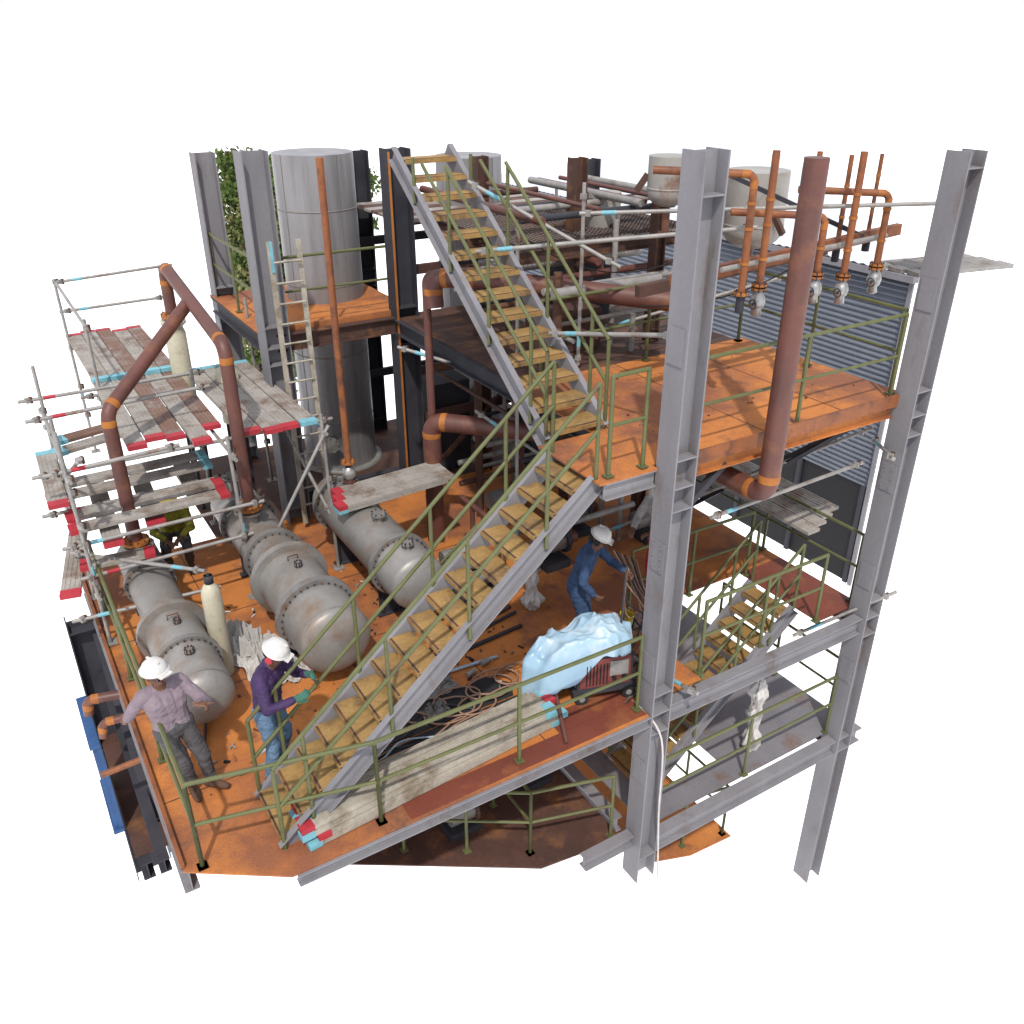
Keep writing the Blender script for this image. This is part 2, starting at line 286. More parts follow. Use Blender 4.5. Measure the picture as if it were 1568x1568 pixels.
# ---------------------------------------------------------------- stairs
def stairs(p0,p1,width_dir,width,n,name='steel_staircase',posts=4,treadm='tread',strm='steel',sh=.2,cut=None):
    b=B(name); p0=Vector(p0);p1=Vector(p1);wd=Vector(width_dir); hz=Vector((p1.x-p0.x,p1.y-p0.y,0)); run=hz.length; hz.normalize()
    d=(p1-p0).normalized(); nrm=Vector((0,0,1)); nrm=(nrm-d*nrm.dot(d)).normalized(); ct,cm=cut or (1,1)
    for k,o in enumerate((0,width)):
        a=p0+wd*o-nrm*.02; c=p1+wd*o-nrm*.02; sgn=-1 if o==0 else 1
        L=(c-a).length
        b.obox((a+c)/2,(d,wd,nrm),(L,.012,sh),strm)
        for q in (-1,1): b.obox((a+c)/2+nrm*(q*(sh/2-.006))+wd*(sgn*.034),(d,wd,nrm),(L,.056,.012),strm)
        off=wd*(o+sgn*.03)
        for i in range(posts):
            t=(i+.35)/posts; q=p0+(p1-p0)*t+off
            hp=.98 if t<=ct else max(0,.98*(1-(t-ct)/(1-ct)))
            if hp>.1: b.cyl(q-Vector((0,0,.1)),q+Vector((0,0,hp)),.021,'green',8)
        for hh,te in ((.98,ct),(.52,cm)):
            b.cyl(p0+off+Vector((0,0,hh)),p0+(p1-p0)*te+off+Vector((0,0,hh)),.021,'green',8)
        b.cyl(p0+off,p0+off+Vector((0,0,.98)),.021,'green',8)
        if not cut: b.cyl(p1+off,p1+off+Vector((0,0,.98)),.021,'green',8)
    rise=(p1.z-p0.z)/n; td=run/n
    for i in range(n):
        c=p0+hz*(td*(i+.5))+wd*(width/2)+Vector((0,0,rise*(i+.62)))
        b.obox(c,(hz,wd,Vector((0,0,1))),(td*1.22,width-.016,.008),treadm)
        b.obox(c-hz*(td*.61)-Vector((0,0,.024)),(hz,wd,Vector((0,0,1))),(.006,width-.018,.05),treadm)
        b.obox(c+hz*(td*.61)-Vector((0,0,.024)),(hz,wd,Vector((0,0,1))),(.006,width-.018,.05),treadm)
        b.obox(c-hz*(td*.55)+Vector((0,0,.006)),(hz,wd,Vector((0,0,1))),(.02,width-.05,.004),'brown')
    return b.done()
stairs((1.25,6.08,.0),(4.66,6.08,2.93),(0,1,0),.68,16)
stairs((4.76,7.02,2.95),(4.76,10.42,5.48),(1,0,0),.70,14,cut=(.60,.77))
stairs((5.97,6.42,-2.1),(8.33,6.42,-.02),(0,1,0),.7,12)
stairs((2.3,8.5,-2.2),(5.1,8.5,-.1),(0,1,0),.65,11)
# ---------------------------------------------------------------- horizontal vessels
def saddle(b,x,y,r,zc):
    b.span(x-r*.8,x+r*.8,y-.06,y+.06,.005,.03,'steel_dark'); b.span(x-r*.7,x+r*.7,y-.01,y+.01,.03,zc-r*.55,'steel_dark')
    for q in (-.6,0,.6): b.span(x+q*r-.008,x+q*r+.008,y-.055,y+.055,.03,zc-r*.7,'steel_dark')
def dome(a,r,k=.5):
    return [(a-(k*r)*math.sin(t*math.pi/16),r*math.cos(t*math.pi/16)) for t in range(8,-1,-1)] 
def nozzle(b,p,d,r,h,m='vessel'):
    d=Vector(d); p=Vector(p); b.cyl(p,p+d*h,r,m,14); b.flange(p+d*h,d,r*1.7,.03,'flange',8)
b=B('heat_exchanger_vessel'); x,z=1.08,.52
b.lathe((x,0,z),(0,1,0),[(a,r) for a,r in dome(7.98,.325,.62)]+[(8.6,.325)],'vessel',40)
b.lathe((x,0,z),(0,1,0),[(7.97,.326),(7.975,.330),(7.99,.330),(7.995,.326)],'flange',40)
b.flange((x,8.62,z),(0,1,0),.375,.07,'flange',28)
b.lathe((x,0,z),(0,1,0),[(8.66,.32),(9.35,.32)],'vessel',40); b.lathe((x,0,z),(0,1,0),[(9.3,.31),(9.3,.41),(9.38,.41),(9.38,.31)],'vessel',40,False)
b.lathe((x,0,z),(0,1,0),[(9.38,.33),(9.62,.27),(11.4,.27)]+[(11.4+.15*math.sin(t),.27*math.cos(t)) for t in (.5,1,1.57)],'vessel',40)
b.flange((x,10.6,z),(0,1,0),.32,.07,'flange',20)
nozzle(b,(x,8.35,z+.3),(0,0,1),.03,.06); nozzle(b,(x,10.9,z+.25),(0,0,1),.11,.16); nozzle(b,(x+.02,9.0,z+.30),(0,0,1),.022,.05)
b.tube([(x-.06,9.12,z+.31),(x-.06,9.12,z+.37),(x+.06,9.12,z+.37),(x+.06,9.12,z+.31)],.009,'brown',6)
saddle(b,x,8.9,.33,z); saddle(b,x,10.8,.28,z); b.done()
b=B('heat_exchanger_vessel'); x,z=2.58,.66
b.lathe((x,0,z),(0,1,0),dome(8.0,.42,.35)+[(8.55,.42)],'vessel',44)
b.lathe((x,0,z),(0,1,0),[(8.0,.421),(8.005,.426),(8.02,.426),(8.025,.421)],'flange',44)
b.flange((x,8.6,z),(0,1,0),.49,.10,'flange',32)
b.lathe((x,0,z),(0,1,0),[(8.64,.40),(9.55,.40)],'vessel',44); b.lathe((x,0,z),(0,1,0),[(9.5,.38),(9.5,.49),(9.60,.49),(9.60,.36)],'vessel',44,False)
b.lathe((x,0,z),(0,1,0),[(9.59,.42),(9.85,.35),(10.2,.34),(12.0,.34)]+[(12+.15*math.sin(t),.34*math.cos(t)) for t in (.5,1,1.57)],'vessel',44)
b.flange((x,10.15,z),(0,1,0),.40,.08,'flange',24); b.flange((x,11.3,z),(0,1,0),.40,.08,'flange',24)
nozzle(b,(2.46,10.65,z+.3),(0,0,1),.11,.2); nozzle(b,(x,9.1,z+.38),(0,0,1),.026,.06); nozzle(b,(x,11.7,z+.3),(0,0,1),.1,.25)
b.tube([(x-.06,9.3,z+.39),(x-.06,9.3,z+.45),(x+.06,9.3,z+.45),(x+.06,9.3,z+.39)],.009,'brown',6)
saddle(b,x,8.9,.42,z); saddle(b,x,11,.36,z); b.done()
b=B('heat_exchanger_vessel'); x,z=3.82,.80
b.lathe((x,0,z),(0,1,0),dome(8.4,.36,.35)+[(8.9,.36)],'vessel',40); b.flange((x,8.92,z),(0,1,0),.42,.08,'flange',28)
b.lathe((x,0,z),(0,1,0),[(8.9,.35),(11.1,.35)]+[(11.1+.18*math.sin(t),.35*math.cos(t)) for t in (.4,.8,1.2,1.57)],'vessel',40)
b.flange((x,10.9,z),(0,1,0),.41,.08,'flange',24)
nozzle(b,(3.84,10.5,z+.33),(0,0,1),.07,.1); nozzle(b,(x,9.5,z+.33),(0,0,1),.06,.12); nozzle(b,(x,8.65,z+.33),(0,0,1),.045,.1)
saddle(b,x,9.1,.36,z); saddle(b,x,10.6,.36,z); b.done()
# ---------------------------------------------------------------- towers
def tower(x,y,r,z0,z1,name='distillation_column'):
    b=B(name); z=z0+.9
    b.lathe((x,y,0),(0,0,1),[(z0,r),(z1,r)],'tower',64); b.lathe((x,y,0),(0,0,1),[(z1,r),(z1,0)],'tower',64,False)
    while z<z1-.2:
        b.lathe((x,y,z),(0,0,1),[(-.012,r),(-.01,r+.004),(.01,r+.004),(.012,r)],'flange',64); z+=1.15
    for a in (200,285): 
        q=Vector((x+(r+.002)*math.cos(math.radians(a)),y+(r+.002)*math.sin(math.radians(a)),0)); b.bar(q+Vector((0,0,z0)),q+Vector((0,0,z1)),.012,.006,'flange')
    b.lathe((x,y,z0),(0,0,1),[(-.02,r+.1),(.05,r+.1),(.05,r)],'flange',40)
    b.cyl((x-r*.5,y-r*.75,z0+.6),(x-r*.7,y-r*1.2,z0+.6),.08,'flange'); b.flange((x-r*.7,y-r*1.2,z0+.6),(-.4,-.9,0),.14,.03,'flange',8)
    return b.done()
tower(5.05,14.1,.62,.0,5.16); tower(7.75,14.0,.56,.0,4.98)
def hang_tank(x,y,r,z0,z1):
    b=B('storage_tank')
    b.lathe((x,y,0),(0,0,1),[(z0-.28*r/.4*math.cos(t),r*math.sin(t)) for t in [i*math.pi/16 for i in range(9)]]+[(z1,r)],'white_tank',44); b.lathe((x,y,0),(0,0,1),[(z1,r),(z1,0)],'white_tank',44,False)
    b.lathe((x,y,0),(0,0,1),[(z0+.03,r),(z0+.035,r+.006),(z0+.05,r+.006),(z0+.055,r)],'white_tank',44)
    b.cyl((x,y,z0-.5),(x,y,z0-.2),.05,'rustpipe'); b.flange((x,y,z0-.5),(0,0,1),.09,.03,'rustpipe',6)
    for a in (.4,2.5,4.6): b.bar((x+r*math.cos(a),y+r*math.sin(a),z0+.2),(x+r*1.5*math.cos(a),y+r*1.5*math.sin(a),z0+.0),.05,.08,'brown')
    b.done()
hang_tank(7.72,8.85,.26,5.0,5.42); hang_tank(9.0,8.6,.40,4.5,5.20); hang_tank(7.9,10.4,.25,4.2,4.8)
b=B('tank_platform')
for i in range(42): b.bar((6.1+i*.07,9.6,4.35),(6.1+i*.07,12.2,4.35),.008,.03,'brown')
for i in range(38): b.bar((6.1,9.6+i*.07,4.35),(9.0,9.6+i*.07,4.35),.006,.02,'galv')
for y in (9.6,10.9,12.2): b.ibeam((6.0,y,4.24),(9.1,y,4.24),.1,.16,'brown')
for i in range(8): b.span(5.9+i*.0,9.0,12.6+i*.28,12.85+i*.28,4.2,4.24,'plank' if i%2 else 'brown')
b.done()
# ---------------------------------------------------------------- rusty pipes
def P(pts,r,m='rustpipe',flg=(),name='rusty_pipe',**k):
    b=B(name); b.pipe(pts,r,m,**k)
    for (p,d,fr) in flg: b.flange(p,d,fr,.04,'rustorange',10); 
    return b.done()
P([(2.46,10.6,1.22),(2.46,10.6,3.42),(2.46,13.5,3.85),(2.46,13.5,3.15)],.085,flg=[((2.46,10.6,1.24),(0,0,1),.17)])
P([(1.05,10.9,.98),(1.05,10.9,2.75),(2.42,12.1,3.6)],.085,flg=[((1.05,10.9,1.0),(0,0,1),.17)])
b=B('storage_tank'); b.lathe((2.46,13.5,0),(0,0,1),[(1.6,.15),(2.85,.15),(2.95,.12),(3.0,.18),(3.05,.18),(3.05,.1)],'cream',20); b.flange((2.46,13.5,3.12),(0,0,1),.16,.05,'rustorange',8); b.lathe((2.95,12.8,0),(0,0,1),[(1.6,.16),(2.4,.16),(2.5,0)],'cream',20)
for a in range(3): b.bar((2.46+.14*math.cos(a*2.1),13.5+.14*math.sin(a*2.1),0),(2.46+.14*math.cos(a*2.1),13.5+.14*math.sin(a*2.1),1.7),.05,.05,'steel_dark'); b.bar((2.95+.14*math.cos(a*2.1),12.8+.14*math.sin(a*2.1),0),(2.95+.14*math.cos(a*2.1),12.8+.14*math.sin(a*2.1),1.7),.05,.05,'steel_dark')
b.done()
b=B('rusty_pipe'); b.pipe([(3.84,10.5,1.55),(3.84,10.5,5.46)],.045,'pipeorange'); b.flange((3.84,10.5,1.6),(0,0,1),.1,.03,'rustorange',8)
b.lathe((3.84,10.5,1.33),(0,0,1),[(0,.05),(.05,.085),(.1,.095),(.16,.085),(.2,.05)],'chrome',16); b.flange((3.84,10.5,1.32),(0,0,1),.09,.025,'rustpipe',8)
b.cyl((3.68,10.42,1.17),(4.0,10.58,1.17),.05,'rustpipe'); b.flange((3.68,10.42,1.17),(.9,.44,0),.09,.03,'rustpipe',8); b.cyl((3.84,10.5,1.1),(3.84,10.5,1.33),.05,'rustpipe'); b.done()
P([(5.12,10.5,.02),(5.12,10.5,1.92),(6.3,9.3,1.9)],.13,'rustpipe',bend=.2)
P([(5.16,10.55,1.9),(5.16,10.55,3.95),(5.6,10.2,4.0),(7.35,8.3,3.85)],.055,'rustpipe',rings=False)
P([(5.2,10.4,3.55),(5.2,10.45,3.92),(5.6,10.1,3.95),(7.35,8.2,3.82)],.125,'rustpipe',bend=.2)
P([(6.62,5.66,5.74),(6.62,5.66,2.42),(6.62,8.0,2.42)],.112,'rustpipe',bend=.22,n=24)
def valve(b,x,y,z):
    b.flange((x,y,z+.30),(0,0,1),.078,.02,'rustorange',8); b.flange((x,y,z+.34),(0,0,1),.078,.02,'rustorange',8)
    b.lathe((x,y,z),(0,0,1),[(0,.02),(.02,.06),(.09,.05),(.12,.075),(.17,.085),(.22,.07),(.26,.045),(.3,.045)],'chrome',16)
    b.cyl((x-.05,y-.02,z+.16),(x-.13,y-.06,z+.16),.016,'steel_dark',8); b.tube([(x-.13,y-.06+.05*math.cos(a),z+.16+.05*math.sin(a)) for a in [i*.7 for i in range(10)]],.007,'steel_dark',6)
b=B('valve_manifold')
for i,(x,y,zt,zb,side,r,hv) in enumerate([(6.97,6.7,5.47,3.98,1,.04,0),(7.23,6.7,5.68,4.0,0,.04,1),(8.11,6.7,4.97,4.02,1,.04,1),(8.34,7.1,5.58,4.15,0,.032,0),(8.57,6.7,5.60,3.95,0,.04,1),(9.13,6.7,5.13,4.0,1,.04,1),(9.4,7.1,5.5,4.3,0,.024,0),(9.0,7.2,5.5,4.2,0,.028,0)]):
    pts=[(x,y,zb+.3),(x,y,zt)]
    if side: pts+= [(x-.8,y+.62,zt+.03)]
    b.pipe(pts,r,'pipeorange',bend=.1,n=12)
    for z in (zb+.6,zb+.95,zb+1.2): 
        if z<zt-.12: b.tube([(x,y,z),(x,y,z+.03)],r*1.2,'rustorange',12)
    if not hv: b.cyl((x,y,zb+.1),(x,y,zb+.3),.045,'steel_dark',10); b.flange((x,y,zb+.3),(0,0,1),.075,.03,'rustorange',8)
    else: valve(b,x,y,zb)
b.cyl((6.8,6.85,4.52),(9.4,6.85,4.62),.03,'galv',10)
b.done()
b=B('pipe_rack')
R=random.Random(3)
for i in range(30):
    y=R.uniform(8.9,12); z=R.choice([.6,1.2,2.3,3.4,3.9,4.7]); x0=R.uniform(5.7,6.4); x1=R.uniform(7.6,9.0)
    b.cyl((x0,y,z),(x1,y,z),R.choice([.03,.045,.07]),R.choice(['rustpipe','brown','galv','steel_dark']),10)
for i in range(20):
    x=R.uniform(5.8,8.9); y=R.uniform(8.9,12); b.cyl((x,y,R.choice([0,2.95])),(x,y,R.uniform(2.7,4.9)),R.choice([.025,.04,.06]),R.choice(['rustpipe','brown','galv']),10)
for i in range(16):
    x=R.uniform(5.8,8.9); y0=R.uniform(8.8,9.5); z=R.choice([2.2,3.3,4.1,4.8]); b.cyl((x,y0,z),(x,12,z),R.choice([.03,.05]),R.choice(['brown','galv','rustpipe']),10)
for (x,y) in ((6.2,9.0),(7.0,9.6),(6.4,10.6),(7.9,8.9)):
    b.span(x-.2,x+.2,y-.2,y+.2,.0,.12,'steel_dark'); b.cyl((x-.3,y,.35),(x+.2,y,.35),.14,'flange',16); b.flange((x+.2,y,.35),(1,0,0),.19,.05,'steel_dark',8); b.cyl((x+.25,y,.35),(x+.4,y,.35),.09,'rustpipe')
    b.cyl((x+.3,y,.35),(x+.3,y,1.4),.04,'rustpipe')
b.span(6.3,7.2,9.4,9.9,2.96,3.5,'brown'); b.span(7.6,8.3,10.6,11.4,2.96,3.8,'steel_dark'); b.span(6.2,6.9,12.6,13.4,.01,1.6,'steel_dark'); b.span(7.4,8.8,11.4,11.9,.01,2.2,'steel_dark')
for z in (1.2,2.0,3.6): b.bar((5.8,12.35,z),(9.0,12.35,z),.08,.14,'brown'); b.bar((5.9,14.8,z),(9,14.8,z),.08,.14,'steel_dark')
b.done()
b=B('pump_skid')
b.span(4.6,5.3,8.6,9.6,.02,.1,'steel_dark')
for y in (8.8,9.2,9.5): b.cyl((4.7,y,.3),(5.1,y,.3),.11,'flange',16); b.flange((5.1,y,.3),(1,0,0),.15,.04,'brown',8); b.cyl((5.2,y,.3),(5.2,y,1.0),.035,'rustpipe',10)
b.cyl((5.2,8.7,1.0),(5.2,9.8,1.0),.04,'rustpipe',10); b.done()
# ---------------------------------------------------------------- scaffold
def plank(b,p,q,w=.225,m='plank',ends=('redp','cyanp'),t=.045):
    p=Vector(p);q=Vector(q);d=(q-p).normalized();u=Vector((0,0,1)).cross(d).normalized();v=d.cross(u);L=(q-p).length
    b.obox((p+q)/2,(d,u,v),(L,w,t),m)
    for k in (-.36,-.12,.12,.36): b.obox((p+q)/2+u*(w*k)+v*(t/2+.003),(d,u,v),(L-.3,w*.13,.006),m)
    for c,e,s in ((p,ends[0],1),(q,ends[1],-1)):
        if e: b.obox(c+d*(s*.06),(d,u,v),(.13,w+.006,t+.012),e)
def pole(b,p,q,r=.024,m='galv'):
    b.cyl(p,q,r,m,10)
def clamp(b,p): b.box(p,(.065,.065,.065),'galv',.4); b.box(Vector(p)+Vector((.035,0,.0)),(.03,.045,.085),'brown',.4)
b=B('scaffolding')
R=random.Random(5)
for i,x in enumerate([1.32,1.56,1.80,2.04,2.28]):
    m='plank_rust' if i in(2,4) else 'plank'
    plank(b,(x,10.9+R.uniform(-.25,.3),2.2+.03*(i%2)),(x+.03,14.0,2.2),ends=('redp','redp'),m=m); plank(b,(x+.03,13.7,2.26),(x+.02,16.3+R.uniform(-.2,.2),2.26),ends=('cyanp','redp'),m='plank' if i%2 else m)
for i,x in enumerate([2.62+.24*k for k in range(4)]):
    plank(b,(x+.06,10.65+.1*R.uniform(-1,1),2.2+.02*(i%2)),(x,13.6,2.22),ends=(('redp','redp','redp','cyanp')[i],'cyanp'))
for i,y in enumerate([10.7,10.95,11.5,11.75]):
    plank(b,(.35+R.uniform(-.15,.1),y,1.45+.05*i),(2.25,y+.04,1.45+.05*i),ends=('redp','redp' if i<2 else 'cyanp'))
for i,x in enumerate((.75,1.3,1.9)): plank(b,(x,10.3+.3*i,1.32),(x+.1,12.4,1.36),ends=('redp','cyanp'))
plank(b,(.15,10.2,.85),(.5,11.9,.9)); plank(b,(.35,10.6,1.0),(1.2,10.5,1.0),ends=('redp','redp')); plank(b,(.3,10.9,1.7),(.35,12.6,1.75),ends=('redp','cyanp'))
plank(b,(.45,12.0,1.95),(2.2,12.5,1.95),ends=('cyanp','redp')); plank(b,(.5,12.35,1.97),(2.3,12.8,1.97),ends=('cyanp','redp'),m='plank_rust')
V=[(.45,11.5),(.45,10.3),(2.3,10.4),(3.55,10.5),(3.55,13.4),(1.25,13.4),(1.25,16.2),(2.9,16.2),(.45,12.6),(2.35,12.4)]
for (x,y) in V:
    z0=0 if y<12.3 else .2; zt=3.25 if y>13 else R.uniform(2.5,2.95)
    if (x,y) in ((2.3,10.4),(3.55,10.5)): zt=2.35
    pole(b,(x,y,z0),(x+R.uniform(-.03,.03),y,zt))
    for z in (.9,1.42,2.1): clamp(b,(x,y,z))
    b.cyl((x,y,z0+1.0),(x,y,z0+1.12),.026,'cyanp',10); b.box((x,y,z0+.01),(.15,.15,.012),'galv')
H=[((1.2,16.2,3.2),(3.1,16.2,3.28)),((1.2,16.2,2.72),(2.9,16.2,2.75)),((1.25,13.0,3.2),(1.25,16.4,3.2)),((1.0,13.4,2.15),(3.7,13.4,2.15)),((.2,11.5,2.6),(2.4,11.5,2.65)),((.2,10.35,1.40),(2.6,10.35,1.4)),
((.3,10.3,.98),(2.4,10.35,.98)),((.45,10.1,2.3),(.45,12.8,2.3)),((.45,10.1,1.7),(.45,12.8,1.7)),((.45,10.2,.7),(.45,12.8,.7)),((.1,10.9,2.12),(3.8,10.85,2.12)),((.1,11.4,1.38),(2.4,11.4,1.38)),((.2,12.6,2.5),(2.6,12.6,2.5)),
((2.3,10.2,2.1),(2.3,12.7,2.1)),((3.55,10.4,2.1),(3.55,13.6,2.1)),((.3,12.9,1.0),(.6,10.0,2.6)),((2.35,10.4,.3),(3.6,10.45,2.2)),((.2,10.32,2.35),(1.7,10.32,2.4)),((1.6,9.6,1.05),(.3,11.0,1.0)),((.1,10.3,.45),(1.8,9.9,.6)),((3.5,10.45,.9),(3.55,13.3,2.0))]
for p,q in H:
    pole(b,p,q); q2=Vector(q); p2=Vector(p); d=(q2-p2).normalized(); clamp(b,p2+d*.12); clamp(b,q2-d*.12)
    if R.random()<.6: b.cyl(p2+d*.3,p2+d*.45,.026,R.choice(['cyanp','redp']),10)
b.done()
b=B('scaffold_pole')
for p,q in [((5.0,8.9,4.55),(7.3,6.9,4.9)),((5.35,7.9,3.8),(5.7,6.2,4.15)),((6.2,8.6,4.9),(9.7,6.2,5.05)),((5.3,9.6,5.2),(6.6,8.3,4.3)),((6.2,8.0,1.9),(9.4,6.3,2.55)),((6.3,6.1,2.05),(9.2,6.4,1.9)),((9.3,6.4,2.2),(8.6,5.6,2.4)),((7.2,9.4,3.2),(9.4,8.2,3.9)),((5.8,9.3,.2),(5.8,9.3,4.7)),((6.4,8.8,3),(6.4,8.8,5.2)),((5.5,9.9,2.2),(7.0,8.8,.9)),((5.8,5.5,.25),(5.75,6.7,.05)),((8.3,6.3,-.4),(9.3,5.6,.35)),((7.2,9.2,.1),(9.4,6.5,2.3)),((4.9,11.0,2.9),(7.0,9.2,2.2))]:
    pole(b,p,q); d=(Vector(q)-Vector(p)).normalized(); clamp(b,Vector(p)+d*.1); clamp(b,Vector(q)-d*.15); b.cyl(Vector(p)+d*.25,Vector(p)+d*.42,.026,'cyanp',10)
b.done()
b=B('scaffold_plank')
for i in range(4): plank(b,(8.75+i*.24,6.6+.1*i,.92),(8.7+i*.24,9.3,.98),m='plank',ends=(None,'cyanp'))
for i in range(3): plank(b,(9.25,6.3+.24*i,4.30),(10.5,5.95+.24*i,4.33),m='galv',ends=(None,None))
for i in range(3):
    for l in range(2): plank(b,(3.42+.06*i,9.95+.2*i,1.21+.05*l),(5.05+.1*l,10.0+.2*i,1.24+.05*l),w=.19,m='plank',ends=('redp' if i!=0 or l else 'cyanp',None))
b.done()
b=B('scaffold_plank'); R=random.Random(8)
for l in range(4):
    for k in range(4-(l>2)):
        o=R.uniform(-.12,.12); y=6.0+.115*k+.02*l+R.uniform(-.008,.008)
        plank(b,(1.50+o,y-.07,.04+l*.055),(4.45+o,y+.16,.04+l*.055),w=.105,m='plank_pale',ends=('redp' if (l+k)%2 else 'cyanp','redp' if k%2 else 'cyanp'),t=.05)
b.done()
b=B('ladder')
for s in (-.2,.2): b.bar((3.76+s,11.85,.1),(3.76+s,11.95,4.3),.03,.07,'plank_pale')
for i in range(14): b.cyl((3.57,11.87,.4+i*.28),(3.95,11.87,.4+i*.28),.015,'plank_pale',8)
b.box((3.57,11.95,4.1),(.04,.08,.4),'cyanp'); b.done()
# ---------------------------------------------------------------- deck clutter
b=B('rubber_mat'); b.prism([(2.1,6.80),(4.2,6.80),(4.3,7.0),(4.1,7.25),(2.5,7.2)],.005,.012,'black_rub'); b.done()
b=B('rubber_mat'); b.span(2.0,4.3,6.55,6.78,.005,.011,'black_rub'); b.done()
b=B('welding_hose'); R=random.Random(4)
for i in range(9):
    pts=[]; p=Vector((4.9+R.uniform(-.1,.1),6.6,.03)); 
    pts.append((5.0,6.35,.4)); pts.append(p)
    for k in range(7):
        p=p+Vector((-.34+R.uniform(-.12,.1),R.uniform(-.12,.12),0)); pts.append((p.x,max(6.55,min(7.4,p.y+(.15*math.sin(k*1.7+i)))),.025+.008*i))
    b.tube(spline(pts,7),.011,('hose','hose','hose2','paleblue')[i%4],6)
for i in range(7):
    cx,cy=3.2+.2*i*R.uniform(.6,1.2),6.95+R.uniform(-.15,.15); r=.14+.07*R.random()
    b.tube([(cx+r*1.5*math.cos(a),cy+r*math.sin(a),.03+.01*i) for a in [j*.35 for j in range(19)]],.012,'hose',6)
for i in range(4):
    b.tube(spline([(5.3,6.3,.55),(5.5,6.5,1.2+.1*i),(5.75,6.75,1.0-.2*i),(5.95,6.5,.5),(5.6+.1*i,6.25,.03),(5.2,6.0,.03)],8),.011,('hose','hose2')[i%2],6)
b.tube(spline([(5.3,5.95,.02),(5.42,5.6,-.3),(5.5,5.6,-1.5),(5.62,5.62,-2.7)],8),.012,'whitetarp',6)
for i in range(7):
    b.tube(spline([(5.78+i*.06,7.1,1.3-.04*i),(5.95,6.95-.05*i,.9),(6.1+.06*i,6.9,.4),(5.8,6.8-.1*i,.05),(5.3,6.6,.03)],8),.012,('hose','hose2')[i%2],6)
for (p,q,s) in (((5.7,8.9,4.6),(8.9,8.9,4.5),.5),((5.9,9.4,2.6),(8.6,9.2,2.6),.4),((6.2,7.4,4.1),(8.8,7.6,4.2),.15)):
    p=Vector(p);q=Vector(q); b.tube([p.lerp(q,t/14)-Vector((0,0,s*4*(t/14)*(1-t/14))) for t in range(15)],.009,'dark',6)
b.done()
def sheet(name,cx,cy,sx,sy,hgt,m,seed,rot=0):
    b=B(name); N=46; vs=[]; fs=[]
    for i in range(N+1):
        for j in range(N+1):
            u=i/N*2-1; v=j/N*2-1; e=Vector((u*1.3+seed,v*1.3,seed*.7)); rr=max(abs(u),abs(v))
            dx=.22*noise.noise(e*1.5); dy=.22*noise.noise(e*1.5+Vector((9,3,1)))
            rid=(1-abs(noise.noise(e*1.7))*2.6)*.5+(1-abs(noise.noise(e*3.9+Vector((3,1,2))))*2.4)*.35+.12*noise.noise(e*9)
            z=max(.008,hgt*max(0,rid)*(1.15-rr**2)); x=(u+dx)*sx; y=(v+dy)*sy
            vs.append((cx+x*math.cos(rot)-y*math.sin(rot),cy+x*math.sin(rot)+y*math.cos(rot),z+.004))
    for i in range(N):
        for j in range(N): fs.append((i*(N+1)+j,(i+1)*(N+1)+j,(i+1)*(N+1)+j+1,i*(N+1)+j+1))
    b.add(vs,fs,m); return b.done()
sheet('white_tarpaulin',2.0,8.8,.30,.48,.42,'whitetarp',2,.2); sheet('white_tarpaulin',1.80,9.35,.20,.32,.48,'whitetarp',6,.7)
sheet('white_tarpaulin',2.12,6.88,.16,.13,.25,'whitetarp',9); sheet('plastic_sheet',3.5,7.38,.24,.15,.2,'galv',4); sheet('plastic_sheet',3.3,6.98,.16,.12,.2,'galv',14)
b=B('gas_cylinder'); q0=Vector((1.50,8.95,0)); q1=Vector((1.52,9.02,1.28)); d=(q1-q0)
b.lathe(q0,d,[(0,.1),(.02,.112),(1.08,.112),(1.14,.1),(1.2,.07),(1.23,.04),(1.28,.035)],'cream',24); b.cyl(q0+d*.985,q0+d*1.05,.022,'steel_dark',8); b.cyl(q0+d*1.0+Vector((-.05,0,0)),q0+d*1.0+Vector((.05,0,0)),.012,'rustorange',8)
b.lathe(q0+d*.955,d,[(0,.05),(.0,.052),(.1,.052),(.1,.045)],'steel_dark',14); b.done()
# welding machine with blue tarpaulin
b=B('welding_machine'); a=-.30; c=Vector((5.12,6.42,0))
ca,sa=math.cos(a),math.sin(a); 
def L(x,y,z): return (c.x+ca*x-sa*y,c.y+sa*x+ca*y,z)
b.box(L(0,0,.38),(.66,.42,.44),'steel_dark',a); b.box(L(0,-.213,.38),(.6,.01,.38),'redbox',a); b.box(L(-.333,0,.38),(.01,.36,.38),'steel',a)
for i in range(7): b.box(L(-.22+i*.04,-.221,.36),(.012,.008,.28),'dark',a); b.box(L(-.34,-.12+i*.04,.42),(.008,.012,.2),'dark',a)
b.box(L(.16,-.221,.42),(.22,.01,.2),'galv',a); b.box(L(0,0,.14),(.76,.5,.04),'steel_dark',a)
for x in (-.28,.28):
    for y in (-.24,.24): b.cyl(L(x,y-.025,.08),L(x,y+.025,.08),.08,'black_rub',16); b.cyl(L(x,y-.03,.08),L(x,y+.03,.08),.035,'galv',10)
b.tube([L(.38,-.18,.2),L(.48,-.18,.75),L(.48,.18,.75),L(.38,.18,.2)],.015,'steel_dark',8)
b.cyl(L(.1,-.23,.3),L(.1,-.26,.3),.025,'dark',10); b.cyl(L(.22,-.23,.3),L(.22,-.26,.3),.025,'dark',10); b.done()
N,K=140,44; vs=[]
